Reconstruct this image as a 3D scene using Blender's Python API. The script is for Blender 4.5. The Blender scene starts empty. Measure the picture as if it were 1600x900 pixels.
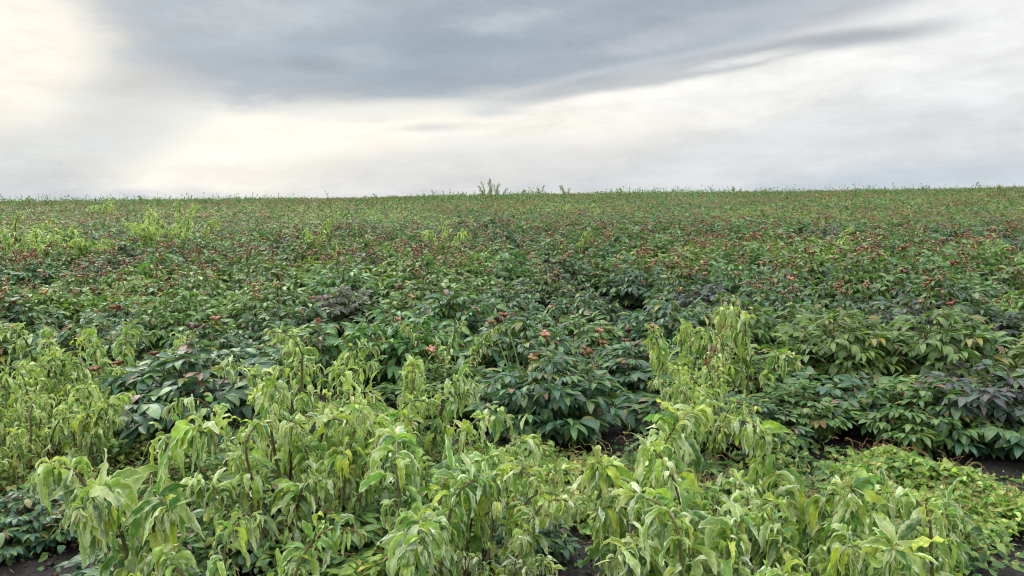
import bpy, math, random
import numpy as np
from mathutils import Vector, Matrix, Euler

R = math.radians
C = bpy.context.scene.collection
rng = np.random.default_rng(7)
random.seed(7)

# ------------------------------------------------------------------ camera
CAM_H, PITCH, ROLL, FPX = 1.52, 7.45, -0.80, 1200.0
cam_d = bpy.data.cameras.new('camera')
cam = bpy.data.objects.new('camera', cam_d); C.objects.link(cam)
cam_d.sensor_width = 36.0; cam_d.lens = 36.0 * FPX / 1600.0
cam_d.clip_start = 0.05; cam_d.clip_end = 3000.0
cam.location = (0, 0, CAM_H)
CAM_M = Matrix.Rotation(R(90 - PITCH), 3, 'X') @ Matrix.Rotation(R(ROLL), 3, 'Z')
cam.rotation_euler = CAM_M.to_euler()
bpy.context.scene.camera = cam

# ------------------------------------------------------------------ sky
SUN_EL, SUN_AZ = 38.0, -34.0            # azimuth from +Y, towards -X (left)
world = bpy.data.worlds.new('World'); bpy.context.scene.world = world
world.use_nodes = True
wt = world.node_tree; wt.nodes.clear()
def WN(t, **k):
    n = wt.nodes.new(t)
    for a, b in k.items(): setattr(n, a, b)
    return n
def wmath(op, a, b=None, c=None, clamp=False):
    n = WN('ShaderNodeMath', operation=op); n.use_clamp = clamp
    for i, v in enumerate((a, b, c)):
        if v is None: continue
        if isinstance(v, (int, float)): n.inputs[i].default_value = v
        else: wt.links.new(v, n.inputs[i])
    return n.outputs[0]
def wmix(f, a, b):
    n = WN('ShaderNodeMix', data_type='RGBA')
    for i, v in ((0, f), (6, a), (7, b)):
        if isinstance(v, (int, float)): n.inputs[i].default_value = v
        elif isinstance(v, tuple): n.inputs[i].default_value = (*v, 1)
        else: wt.links.new(v, n.inputs[i])
    return n.outputs[2]
def wsmooth(v, lo, hi):
    n = WN('ShaderNodeMapRange', interpolation_type='SMOOTHSTEP')
    wt.links.new(v, n.inputs[0]); n.inputs[1].default_value = lo; n.inputs[2].default_value = hi
    return n.outputs[0]
tc = WN('ShaderNodeTexCoord')
sx = WN('ShaderNodeSeparateXYZ'); wt.links.new(tc.outputs['Generated'], sx.inputs[0])
az = wmath('ARCTAN2', sx.outputs[0], sx.outputs[1])
el = wmath('ARCSINE', sx.outputs[2])
P0 = WN('ShaderNodeCombineXYZ'); wt.links.new(az, P0.inputs[0]); wt.links.new(el, P0.inputs[1])
def noise(vec, scale, detail, rough, stretch=(1, 1, 1), off=(0, 0, 0), rot=0.0):
    m = WN('ShaderNodeMapping'); wt.links.new(vec, m.inputs[0])
    m.inputs['Scale'].default_value = stretch; m.inputs['Location'].default_value = off
    m.inputs['Rotation'].default_value = (0, 0, rot)
    n = WN('ShaderNodeTexNoise'); wt.links.new(m.outputs[0], n.inputs['Vector'])
    n.inputs['Scale'].default_value = scale; n.inputs['Detail'].default_value = detail
    n.inputs['Roughness'].default_value = rough
    return n
nw = noise(P0.outputs[0], 3.2, 5, 0.55, (1, 2.6, 1), (3.1, 0.4, 0))
wv = WN('ShaderNodeVectorMath', operation='SUBTRACT'); wt.links.new(nw.outputs['Color'], wv.inputs[0]); wv.inputs[1].default_value = (.5, .5, .5)
ws = WN('ShaderNodeVectorMath', operation='MULTIPLY'); wt.links.new(wv.outputs[0], ws.inputs[0]); ws.inputs[1].default_value = (0.13, 0.040, 0)
wa = WN('ShaderNodeVectorMath', operation='ADD'); wt.links.new(P0.outputs[0], wa.inputs[0]); wt.links.new(ws.outputs[0], wa.inputs[1])
PW = wa.outputs[0]
fine = noise(PW, 8.0, 10, 0.66, (1, 3.2, 1), (0.7, 2.2, 0), R(-9)).outputs['Fac']
fine_c = wmath('SUBTRACT', fine, 0.5)
def dirc(u, v):
    d = CAM_M @ Vector(((u - 800) / FPX, (450 - v) / FPX, -1)); d.normalize()
    return math.atan2(d.x, d.y), math.asin(d.z)
def blob(col_in, u, v, ru, rv, rot, col, strength, lo=0.0, hi=0.9, namp=0.55):
    a, e = dirc(u, v)
    m = WN('ShaderNodeMapping', vector_type='TEXTURE'); wt.links.new(PW, m.inputs[0])
    m.inputs['Location'].default_value = (a, e, 0); m.inputs['Rotation'].default_value = (0, 0, R(rot))
    m.inputs['Scale'].default_value = (ru / FPX, rv / FPX, 1)
    g = WN('ShaderNodeVectorMath', operation='LENGTH'); wt.links.new(m.outputs[0], g.inputs[0])
    f = wmath('SUBTRACT', 1.0, g.outputs['Value'])
    f = wmath('MULTIPLY_ADD', fine_c, namp, f)
    f = wmath('MULTIPLY', wsmooth(f, lo, hi), strength)
    return wmix(f, col_in, col)
GREY, CREAM, DARK, BLUE = (.70, .73, .75), (1.10, 1.05, .94), (.36, .44, .51), (.55, .63, .72)
# broken overcast everywhere
big = noise(PW, 2.0, 6, 0.55, (1, 2.4, 1), (5.2, 1.7, 0)).outputs['Fac']
col = wmix(wsmooth(big, .40, .62), (.62, .66, .70), (.90, .90, .87))
hz = wsmooth(el, 0.16, 0.0)
col = wmix(wmath('MULTIPLY', hz, 0.75), col, (.70, .735, .77))
B = blob
col = B(col, 1250, 190, 420, 120, 8, (.86, .88, .88), .85)
col = B(col, 1500, 40, 330, 110, 8, (.93, .94, .93), .9)
col = B(col, 10, 70, 420, 270, 10, (1.05, .99, .87), 1.0, 0, .6, .3)
col = B(col, 150, 300, 420, 60, 2, BLUE, .75, 0, .9, .3)
col = B(col, 90, 240, 240, 90, 0, (.66, .70, .73), .6)
col = B(col, 480, 205, 470, 115, 3, CREAM, 1.0, 0, .5, .45)
col = B(col, 420, 262, 260, 45, 0, (.97, .94, .87), .7, 0, .8, .5)
col = B(col, 960, 185, 430, 90, 12, (1.02, .98, .91), 1.0, 0, .55, .45)
col = B(col, 1180, 130, 300, 60, 12, (.93, .93, .91), .8, 0, .8, .5)
col = B(col, 760, 262, 480, 55, 3, (.66, .68, .70), .75, 0, .9, .6)
col = B(col, 1400, 285, 420, 55, 4, BLUE, .65, 0, .9, .3)
col = B(col, 1250, 225, 420, 60, 5, (.72, .755, .78), .5)
col = B(col, 240, 120, 190, 120, 35, (.58, .61, .63), .75, 0, .9, .5)
col = B(col, 90, 250, 220, 70, 10, (.62, .66, .69), .7, 0, .8, .5)
col = B(col, 360, 40, 260, 110, -12, (.56, .60, .63), .8, 0, .9, .5)
col = B(col, 560, 55, 400, 138, -1, (.45, .50, .55), 1.0, -.02, .42, .75)
col = B(col, 380, 20, 170, 50, 10, (.62, .66, .69), .6, 0, .9, .9)
col = B(col, 1180, 10, 420, 60, 9, (.50, .54, .59), .85, 0, .5, .5)
col = B(col, 900, 18, 450, 104, 9, (.40, .455, .52), .95, -.02, .45, .5)
col = B(col, 660, 92, 300, 66, -2, (.37, .45, .52), .75, 0, .7, .6)
col = B(col, 790, 30, 130, 26, 5, (.58, .63, .67), .6, 0, .8, .9)
col = B(col, 520, 90, 120, 30, 15, (.52, .56, .60), .5, 0, .8, .9)
col = B(col, 900, 84, 330, 30, 8, (.40, .45, .51), .8, 0, .45, .4)
col = B(col, 1040, 110, 320, 24, 9, (.46, .50, .54), .8, 0, .5, .4)
col = B(col, 1060, 50, 200, 26, 12, (.60, .62, .65), .55, 0, .8, .7)
col = B(col, 480, 95, 60, 26, 0, (.30, .35, .41), .5, 0, .9, .4)
col = B(col, 1190, 82, 150, 12, 10, (.92, .92, .90), .85, 0, .7, .5)
col = B(col, 1310, 54, 190, 22, 4, (.42, .46, .50), .9, 0, .9, .5)
col = B(col, 600, 172, 260, 24, 1, (1.04, 1.01, .92), .6, 0, 1.0, .6)
col = B(col, 775, 176, 80, 16, 5, (.58, .62, .66), .6, 0, 1.0, .9)
col = B(col, 1000, 152, 200, 10, 9, (1.05, 1.02, .96), .7, 0, .7, .6)
col = B(col, 680, 205, 100, 12, 0, (.70, .71, .71), .6, 0, .9, .6)
# streaky modulation
md = WN('ShaderNodeMapRange'); wt.links.new(fine, md.inputs[0])
md.inputs[1].default_value = .3; md.inputs[2].default_value = .7; md.inputs[3].default_value = .87; md.inputs[4].default_value = 1.11
# overcast skies brighten towards the zenith
zn = WN('ShaderNodeMapRange', interpolation_type='SMOOTHSTEP'); wt.links.new(el, zn.inputs[0])
zn.inputs[1].default_value = .26; zn.inputs[2].default_value = 1.3; zn.inputs[3].default_value = 1.0; zn.inputs[4].default_value = 4.7
gain = wmath('MULTIPLY', md.outputs[0], zn.outputs[0])
cl = WN('ShaderNodeVectorMath', operation='SCALE'); wt.links.new(col, cl.inputs[0]); wt.links.new(gain, cl.inputs['Scale'])
sky = WN('ShaderNodeTexSky', sky_type='NISHITA'); sky.sun_disc = False
sky.sun_elevation = R(SUN_EL); sky.sun_rotation = R(SUN_AZ)
sk = WN('ShaderNodeVectorMath', operation='SCALE'); wt.links.new(sky.outputs[0], sk.inputs[0]); sk.inputs['Scale'].default_value = 1.0
bg1 = WN('ShaderNodeBackground'); bg1.inputs[1].default_value = 0.08; wt.links.new(sk.outputs[0], bg1.inputs[0])
bg2 = WN('ShaderNodeBackground'); bg2.inputs[1].default_value = 1.0; wt.links.new(cl.outputs[0], bg2.inputs[0])
mx = WN('ShaderNodeMixShader'); mx.inputs[0].default_value = 0.95
wt.links.new(bg1.outputs[0], mx.inputs[1]); wt.links.new(bg2.outputs[0], mx.inputs[2])
wo = WN('ShaderNodeOutputWorld'); wt.links.new(mx.outputs[0], wo.inputs[0])

sun_d = bpy.data.lights.new('sun', 'SUN'); sun_d.energy = 1.5; sun_d.angle = R(14); sun_d.color = (1.0, .96, .88)
sun = bpy.data.objects.new('sun', sun_d); C.objects.link(sun)
sdir = Vector((math.sin(R(SUN_AZ)) * math.cos(R(SUN_EL)), math.cos(R(SUN_AZ)) * math.cos(R(SUN_EL)), math.sin(R(SUN_EL))))
sun.rotation_euler = sdir.to_track_quat('Z', 'Y').to_euler(); sun.location = (0, 0, 30)

vs = bpy.context.scene.view_settings
vs.view_transform = 'Standard'; vs.look = 'None'; vs.gamma = 1; vs.use_curve_mapping = False
vs.exposure = 0.0
bpy.context.scene.cycles.filter_width = 1.05

# ------------------------------------------------------------------ terrain height
def H(x, y):
    x = np.asarray(x, float); y = np.asarray(y, float)
    t = np.clip(y / 42.0, 0, 1); rise = 0.42 * t * t * (3 - 2 * t)
    d = np.clip(y - 44.0, 0, None)
    fall = np.where(d < 40, 0.0016 * d * d, 0.0016 * 1600 + (d - 40) * 0.05)
    side = 0.03 * np.sin(x * 0.21 + 1) * np.sin(y * 0.17)
    return rise - fall + side
def Hf(x, y): return float(H(x, y))
def at(u, v, h):
    """ground position of something whose top (height h) is seen at photo point u, v"""
    d = CAM_M @ Vector(((u - 800) / FPX, (450 - v) / FPX, -1))
    t = 3.0
    for _ in range(12):
        x, y = d.x * t, d.y * t
        z = Hf(x, y) + h
        t = (z - CAM_H) / min(d.z, -1e-4)
        t = min(max(t, .5), 46)
    return d.x * t, d.y * t

# ------------------------------------------------------------------ materials
def nodes(name):
    m = bpy.data.materials.new(name); m.use_nodes = True
    nt = m.node_tree; nt.nodes.clear(); return m, nt
class NT:
    def __init__(s, nt): s.t = nt
    def n(s, ty, **k):
        a = s.t.nodes.new(ty)
        for q, b in k.items(): setattr(a, q, b)
        return a
    def l(s, a, b): s.t.links.new(a, b)
    def m(s, op, a, b=None, c=None, clamp=False):
        n = s.n('ShaderNodeMath', operation=op); n.use_clamp = clamp
        for i, v in enumerate((a, b, c)):
            if v is None: continue
            if isinstance(v, (int, float)): n.inputs[i].default_value = v
            else: s.l(v, n.inputs[i])
        return n.outputs[0]
    def mix(s, f, a, b, bt='MIX'):
        n = s.n('ShaderNodeMix', data_type='RGBA', blend_type=bt)
        for i, v in ((0, f), (6, a), (7, b)):
            if isinstance(v, (int, float)): n.inputs[i].default_value = v
            elif isinstance(v, tuple): n.inputs[i].default_value = (*v, 1)
            else: s.l(v, n.inputs[i])
        return n.outputs[2]
    def sm(s, v, lo, hi, a=0., b=1.):
        n = s.n('ShaderNodeMapRange', interpolation_type='SMOOTHSTEP'); s.l(v, n.inputs[0])
        for i, q in enumerate((lo, hi, a, b)): n.inputs[i + 1].default_value = q
        return n.outputs[0]

def leaf_material(name, bump=.55, rough=.42, spec=.5, trans=.25, under=(1.2, 1.2, 1.25), vein=.35, latv=.18, spot=None, veincount=34, edge=None):
    m, nt = nodes(name); g = NT(nt)
    lc = g.n('ShaderNodeAttribute', attribute_name='lc'); la = g.n('ShaderNodeAttribute', attribute_name='luv')
    oi = g.n('ShaderNodeObjectInfo')
    col = g.mix(1.0, lc.outputs['Color'], oi.outputs['Color'], 'MULTIPLY')
    sp = g.n('ShaderNodeSeparateXYZ'); g.l(la.outputs['Vector'], sp.inputs[0])
    t, s_, rnd = sp.outputs
    sa = g.m('ABSOLUTE', s_)
    # blotches
    tcn = g.n('ShaderNodeTexCoord')
    no = g.n('ShaderNodeTexNoise'); g.l(tcn.outputs['Object'], no.inputs['Vector']); no.inputs['Scale'].default_value = 38; no.inputs['Detail'].default_value = 3
    v = g.sm(no.outputs['Fac'], .3, .7, .78, 1.24)
    vv = g.n('ShaderNodeVectorMath', operation='SCALE'); g.l(col, vv.inputs[0]); g.l(v, vv.inputs['Scale']); col = vv.outputs[0]
    bleach = g.sm(rnd, .3, .95, .15, 2.0)
    if edge:
        e = g.m('MULTIPLY', bleach, g.sm(g.m('ADD', sa, g.m('MULTIPLY', g.m('SUBTRACT', no.outputs['Fac'], .5), 1.2)), .5, 1.1, 0, edge[1]), clamp=True)
        col = g.mix(e, col, edge[0])
    if spot:
        n2 = g.n('ShaderNodeTexNoise'); g.l(tcn.outputs['Object'], n2.inputs['Vector']); n2.inputs['Scale'].default_value = 17; n2.inputs['Detail'].default_value = 4
        col = g.mix(g.m('MULTIPLY', bleach, g.sm(n2.outputs['Fac'], .52, .68, 0, spot[1]), clamp=True), col, spot[0])
        n3 = g.n('ShaderNodeTexNoise'); g.l(tcn.outputs['Object'], n3.inputs['Vector']); n3.inputs['Scale'].default_value = 95; n3.inputs['Detail'].default_value = 2
        col = g.mix(g.sm(n3.outputs['Fac'], .68, .74, 0, .7), col, (.16, .11, .04))
    # veins
    mid = g.sm(sa, .10, .02)
    lat = g.m('SINE', g.m('ADD', g.m('MULTIPLY', t, float(veincount)), g.m('MULTIPLY', sa, -9.0)))
    lat = g.sm(lat, .72, 1.0)
    vm = g.m('MAXIMUM', g.m('MULTIPLY', mid, vein), g.m('MULTIPLY', lat, latv))
    pale = g.mix(.55, g.mix(1.0, col, (1.9, 1.8, 1.7), 'MULTIPLY'), (.34, .42, .22))
    col = g.mix(vm, col, pale)
    geo = g.n('ShaderNodeNewGeometry')
    uc = g.mix(1.0, col, under, 'MULTIPLY'); uc = g.mix(.12, uc, (.30, .36, .30))
    col = g.mix(geo.outputs['Backfacing'], col, uc)
    bs = g.n('ShaderNodeBsdfPrincipled'); g.l(col, bs.inputs['Base Color'])
    rr = g.m('MULTIPLY_ADD', no.outputs['Fac'], .22, rough - .11); g.l(g.m('MULTIPLY_ADD', geo.outputs['Backfacing'], .2, rr), bs.inputs['Roughness'])
    bs.inputs['Specular IOR Level'].default_value = spec
    bp = g.n('ShaderNodeBump'); bp.inputs['Strength'].default_value = bump; bp.inputs['Distance'].default_value = .0025
    hgt = g.m('ADD', g.m('MULTIPLY', no.outputs['Fac'], 1.6), g.m('MULTIPLY', g.m('ADD', mid, g.m('MULTIPLY', lat, .7)), -.6))
    g.l(hgt, bp.inputs['Height']); g.l(bp.outputs[0], bs.inputs['Normal'])
    tr = g.n('ShaderNodeBsdfTranslucent')
    tcx = g.mix(1.0, col, (1.35, 1.55, .65), 'MULTIPLY'); g.l(tcx, tr.inputs[0])
    mx = g.n('ShaderNodeMixShader'); mx.inputs[0].default_value = trans
    g.l(bs.outputs[0], mx.inputs[1]); g.l(tr.outputs[0], mx.inputs[2])
    o = g.n('ShaderNodeOutputMaterial'); g.l(mx.outputs[0], o.inputs[0])
    return m
def matte(name, rough=.7, var=.35, scale=60, spec=.3, tint=True):
    m, nt = nodes(name); g = NT(nt)
    lc = g.n('ShaderNodeAttribute', attribute_name='lc')
    tcn = g.n('ShaderNodeTexCoord')
    no = g.n('ShaderNodeTexNoise'); g.l(tcn.outputs['Object'], no.inputs['Vector']); no.inputs['Scale'].default_value = scale; no.inputs['Detail'].default_value = 4
    vv = g.n('ShaderNodeVectorMath', operation='SCALE'); g.l(lc.outputs['Color'], vv.inputs[0]); g.l(g.sm(no.outputs['Fac'], .3, .7, 1 - var, 1 + var), vv.inputs['Scale'])
    bs = g.n('ShaderNodeBsdfPrincipled'); g.l(vv.outputs[0], bs.inputs['Base Color']); bs.inputs['Roughness'].default_value = rough
    bs.inputs['Specular IOR Level'].default_value = spec
    bp = g.n('ShaderNodeBump'); bp.inputs['Strength'].default_value = .5; bp.inputs['Distance'].default_value = .002; g.l(no.outputs['Fac'], bp.inputs['Height']); g.l(bp.outputs[0], bs.inputs['Normal'])
    o = g.n('ShaderNodeOutputMaterial'); g.l(bs.outputs[0], o.inputs[0]); return m
M_PEONY = leaf_material('peony_leaf', rough=.40, spec=.48, trans=.20, vein=.45, latv=.12, veincount=30)
M_WEED = leaf_material('wilted_leaf', bump=1.0, rough=.50, spec=.42, trans=.24, vein=.6, latv=.38, spot=((.60, .66, .45), .6), veincount=48, edge=((.64, .70, .40), .75), under=(1.15, 1.15, 1.2))
M_LOW = leaf_material('ground_cover_leaf', rough=.5, spec=.4, trans=.25, vein=.3, latv=.1, spot=((.30, .30, .06), .5))
M_STEM = matte('plant_stem', .55)
M_POD = matte('seed_pod_skin', .6, .45, 90)

def soil_material():
    m, nt = nodes('dark_soil'); g = NT(nt)
    tcn = g.n('ShaderNodeTexCoord')
    def nz(s, d=6, r=.6):
        n = g.n('ShaderNodeTexNoise'); g.l(tcn.outputs['Object'], n.inputs['Vector']); n.inputs['Scale'].default_value = s; n.inputs['Detail'].default_value = d; n.inputs['Roughness'].default_value = r
        return n.outputs['Fac']
    a, b, c = nz(2.2), nz(22, 8, .7), nz(120, 4)
    col = g.mix(g.sm(b, .35, .7), (.012, .010, .011), (.045, .037, .034))
    col = g.mix(g.m('MULTIPLY', g.sm(a, .5, .75), .5), col, (.065, .052, .042))
    bs = g.n('ShaderNodeBsdfPrincipled'); g.l(col, bs.inputs['Base Color']); bs.inputs['Roughness'].default_value = .82; bs.inputs['Specular IOR Level'].default_value = .35
    bp = g.n('ShaderNodeBump'); bp.inputs['Strength'].default_value = 1; bp.inputs['Distance'].default_value = .03
    g.l(g.m('ADD', b, g.m('MULTIPLY', c, .35)), bp.inputs['Height']); g.l(bp.outputs[0], bs.inputs['Normal'])
    o = g.n('ShaderNodeOutputMaterial'); g.l(bs.outputs[0], o.inputs[0]); return m
M_SOIL = soil_material()

# ------------------------------------------------------------------ mesh building with numpy
def norm(a): return a / np.maximum(np.linalg.norm(a, axis=-1, keepdims=True), 1e-9)
class MB:
    def __init__(s): s.v, s.f, s.c, s.l, s.n = [], [], [], [], 0
    def add(s, v, f, c, l=None):
        s.v.append(v.reshape(-1, 3)); s.f.append(f.reshape(-1, 4) + s.n)
        s.c.append(c.reshape(-1, 3)); k = len(s.v[-1])
        s.l.append(np.zeros((k, 3)) if l is None else l.reshape(-1, 3)); s.n += k
    def arrays(s):
        return np.concatenate(s.v), np.concatenate(s.f), np.concatenate(s.c), np.concatenate(s.l)
    def mesh(s, name, mat, smooth=True): return make_mesh(name, *s.arrays(), mat, smooth)
def make_mesh(name, V, F, Cc, L, mat, smooth=True):
    me = bpy.data.meshes.new(name)
    me.vertices.add(len(V)); me.vertices.foreach_set('co', V.astype(np.float32).ravel())
    me.loops.add(F.size); me.loops.foreach_set('vertex_index', F.astype(np.int32).ravel())
    me.polygons.add(len(F)); me.polygons.foreach_set('loop_start', np.arange(0, F.size, 4, dtype=np.int32))
    if smooth: me.polygons.foreach_set('use_smooth', np.ones(len(F), bool))
    a = me.attributes.new('lc', 'FLOAT_COLOR', 'POINT'); a.data.foreach_set('color', np.c_[Cc, np.ones(len(Cc))].astype(np.float32).ravel())
    a = me.attributes.new('luv', 'FLOAT_VECTOR', 'POINT'); a.data.foreach_set('vector', L.astype(np.float32).ravel())
    me.materials.append(mat); me.update(calc_edges=True); return me

def prof_peony(t): return np.power(np.clip(np.sin(np.pi * np.power(t, .82)), 0, 1), .85) * (1 - .12 * t)
def prof_weed(t, teeth=9, ph=0):
    b = np.power(np.clip(np.sin(np.pi * np.power(t * .97 + .03, .72)), 0, 1), .75)
    saw = np.mod(t * teeth + ph, 1.0)
    return b * (.80 + .42 * saw) * (.30 + .70 * np.clip(t * 4, 0, 1)) + .05
def prof_oval(t): return np.power(np.clip(np.sin(np.pi * np.power(t, .6)), 0, 1), .7)

def leaves(mb, base, d, up, L, W, col, grav=.8, curl=0., fold=.35, nseg=5, across=2, prof=prof_peony, wave=0., wfreq=9., twist=0., tipcol=None):
    """a batch of leaves: base/d/up (N,3); L/W/grav/fold/twist scalars or (N,)"""
    N = len(base); b = lambda q: np.broadcast_to(np.asarray(q, float), (N,))
    L, W, grav, curl, fold, wave, twist = map(b, (L, W, grav, curl, fold, wave, twist))
    T = norm(d); side = norm(np.cross(T, up)); side = np.where(np.isfinite(side), side, [1, 0, 0])
    ph = rng.uniform(0, 6.28, N)
    t = np.linspace(0, 1, nseg + 1); ns = 2 * across + 1; s = np.linspace(-1, 1, ns)
    V = np.zeros((N, nseg + 1, ns, 3)); p = base.copy()
    for k in range(nseg + 1):
        Nn = norm(np.cross(side, T))
        w = (prof(np.array(t[k])) if prof is not prof_weed else prof_weed(t[k], 5.7, ph)) * W * .5
        w = np.broadcast_to(w, (N,))
        for j in range(ns):
            sa = abs(s[j]); sg = s[j]
            off = side * (sg * w * np.cos(fold))[:, None] + Nn * (sa * w * np.sin(fold))[:, None]
            off = off + Nn * (wave * sa * sa * np.sin(wfreq * t[k] + ph + (sg > 0) * 1.9) * np.minimum(1, t[k] * 5) * W)[:, None]
            V[:, k, j] = p + off
        if k < nseg:
            step = L / nseg
            p = p + T * step[:, None]
            T = T + np.array([0, 0, -1.0]) * (grav / nseg)[:, None] * 1.35 - Nn * (curl / nseg)[:, None]
            T = norm(T)
            side = side - T * np.sum(side * T, 1, keepdims=True)
            side = norm(side)
            if np.any(twist):
                a = (twist / nseg)[:, None]; side = norm(side * np.cos(a) + np.cross(T, side) * np.sin(a))
    q = np.arange((nseg + 1) * ns).reshape(nseg + 1, ns)
    f0 = np.stack([q[:-1, :-1], q[:-1, 1:], q[1:, 1:], q[1:, :-1]], -1).reshape(-1, 4)
    F = (f0[None] + (np.arange(N) * (nseg + 1) * ns)[:, None, None])
    LV = np.zeros((N, nseg + 1, ns, 3)); LV[..., 0] = t[None, :, None]; LV[..., 1] = s[None, None]; LV[..., 2] = (ph / 6.28)[:, None, None]
    Cc = np.broadcast_to(np.asarray(col, float).reshape(-1, 1, 1, 3), V.shape).copy()
    if tipcol is not None:
        k = (np.clip(t[None, :, None, None] - .25, 0, 1)) * tipcol[1].reshape(-1, 1, 1, 1); Cc = Cc * (1 - k) + np.asarray(tipcol[0]) * k
    mb.add(V, F, Cc, LV)

def tube(mb, pts, r, col, sides=5):
    pts = np.asarray(pts, float); n = len(pts); r = np.broadcast_to(np.asarray(r, float), (n,))
    T = norm(np.gradient(pts, axis=0)); ref = np.array([.31, .83, .46])
    a = norm(np.cross(T, ref)); b = np.cross(T, a)
    th = np.linspace(0, 2 * np.pi, sides, endpoint=False)
    V = pts[:, None] + r[:, None, None] * (a[:, None] * np.cos(th)[None, :, None] + b[:, None] * np.sin(th)[None, :, None])
    q = np.arange(n * sides).reshape(n, sides); q2 = np.roll(q, -1, 1)
    F = np.stack([q[:-1], q2[:-1], q2[1:], q[1:]], -1)
    col = np.asarray(col, float)
    Cc = np.broadcast_to(col if col.ndim == 1 else col[:, None], V.shape)
    mb.add(V, F, np.array(Cc))
def ribbons(mb, p0, p1, w, col):
    """thin curved stalks, many at once: four-sided prisms from p0 to p1"""
    N = len(p0); T = norm(p1 - p0); a = norm(np.cross(T, [.2, .3, .93])); b = np.cross(T, a)
    mid = (p0 + p1) / 2 + np.array([0, 0, 1.]) * (np.linalg.norm(p1 - p0, axis=1) * .06)[:, None]
    P = np.stack([p0, mid, p1], 1); off = np.stack([a, b, -a, -b], 1) * w
    V = P[:, :, None] + off[:, None]
    q = np.arange(12).reshape(3, 4); q2 = np.roll(q, -1, 1); f0 = np.stack([q[:-1], q2[:-1], q2[1:], q[1:]], -1).reshape(-1, 4)
    F = f0[None] + (np.arange(N) * 12)[:, None, None]
    mb.add(V, F, np.broadcast_to(np.asarray(col, float), V.shape).copy())

def rot_about(v, k, a):
    a = np.asarray(a)[..., None]; return v * np.cos(a) + np.cross(k, v) * np.sin(a) + k * np.sum(k * v, -1, keepdims=True) * (1 - np.cos(a))

# ------------------------------------------------------------------ peony plant
G_DARK = np.array([.043, .112, .054]); G_MID = np.array([.075, .158, .042]); G_LITE = np.array([.145, .240, .048]); G_PURP = np.array([.070, .058, .072])
def peony_leaflets(nst=26, Rr=.42, Hh=.60, per=6, seed=0):
    """compound leaf frames of a domed plant -> leaflet bases, directions, normals, lengths, petiole segments, stems"""
    g = np.random.default_rng(seed)
    Bs, Ds, Us, Ls, seg0, seg1, stems = [], [], [], [], [], [], []
    ga = 2.39996
    for i in range(nst):
        f = (i + .5) / nst; phi = i * ga + g.uniform(-.25, .25)
        spl = math.sqrt(f) * g.uniform(.85, 1.1)
        rad = Rr * .80 * spl; top = Hh * (1.0 - .52 * spl ** 2.3) * g.uniform(.88, 1.05)
        o = np.array([math.cos(phi), math.sin(phi), 0])
        p0 = o * .05 * spl; p2 = o * rad + [0, 0, top - .06]; p1 = o * rad * .45 + [0, 0, top * .62]
        tt = np.linspace(0, 1, 7)[:, None]; path = (1 - tt) ** 2 * p0 + 2 * tt * (1 - tt) * p1 + tt ** 2 * p2
        stems.append(path)
        for j in range(per):
            q = .26 + .74 * (j + g.uniform(.3, 1)) / per; q = min(q, 1)
            pt = (1 - q) ** 2 * p0 + 2 * q * (1 - q) * p1 + q * q * p2
            a = phi + (j * 2.4 + g.uniform(-.5, .5)) * (.55 if spl > .5 else 1.1)
            out = np.array([math.cos(a), math.sin(a), 0]) * .8 + o * .9 * spl
            out = norm(out); elev = g.uniform(-.25, .75) * (1 if q > .8 else .5) - .25 * spl
            d = norm(out + [0, 0, elev]); up = norm(np.array([0, 0, 1.]) + out * .25 + g.normal(0, .18, 3))
            up = norm(up - d * np.dot(up, d)); r = np.cross(d, up)
            a0 = g.uniform(.07, .12); e = pt + d * a0
            seg0.append(pt); seg1.append(e)
            sc = g.uniform(.80, 1.15)
            def trio(o_, dd, s):
                for an, ls in ((0, 1.0), (.62, .80), (-.62, .80)):
                    an += g.uniform(-.14, .14)
                    v = dd * math.cos(an) + np.cross(up, dd) * math.sin(an)
                    v = norm(v + up * g.uniform(-.3, .32) + g.normal(0, .10, 3))
                    Bs.append(o_ + v * .008); Ds.append(v); Us.append(norm(up + g.normal(0, .30, 3))); Ls.append(.105 * ls * s * sc * g.uniform(.85, 1.15))
            e2 = e + d * .035; seg0.append(e); seg1.append(e2)
            trio(e2, d, 1.08)
            for sg in (-1, 1):
                dd = norm(d * math.cos(.95) + r * sg * math.sin(.95) - [0, 0, .12]); q2 = e + dd * .045
                seg0.append(e); seg1.append(q2); trio(q2, dd, .95)
    return [np.array(z) for z in (Bs, Ds, Us, Ls, seg0, seg1)] + [stems]
def leaf_colours(z, Hh, g, kind):
    N = len(z); base = {'dark': G_DARK, 'mid': G_MID, 'lite': G_LITE, 'purple': G_DARK, 'touch': G_MID}[kind]
    v = g.uniform(.75, 1.30, N)[:, None]; c = base * v
    k = g.uniform(0, 1, N); c = np.where((k > .72)[:, None], c * .5 + G_LITE * .6, c)
    c = np.where((k < .05)[:, None], np.array([.21, .21, .045]) * v, c); c = np.where(((k > .05) & (k < .08) & (z > .55 * Hh))[:, None], np.array([.16, .085, .05]) * v, c)
    if kind in ('purple', 'touch'):
        pk = np.clip((z - .35 * Hh) / (.4 * Hh), 0, 1) * g.choice([0, .3, .7, 1.0, 1.0] if kind == 'purple' else [0, 0, 0, 0, .3, .9], N); c = c * (1 - pk[:, None]) + G_PURP * v * pk[:, None]
    return c
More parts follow.
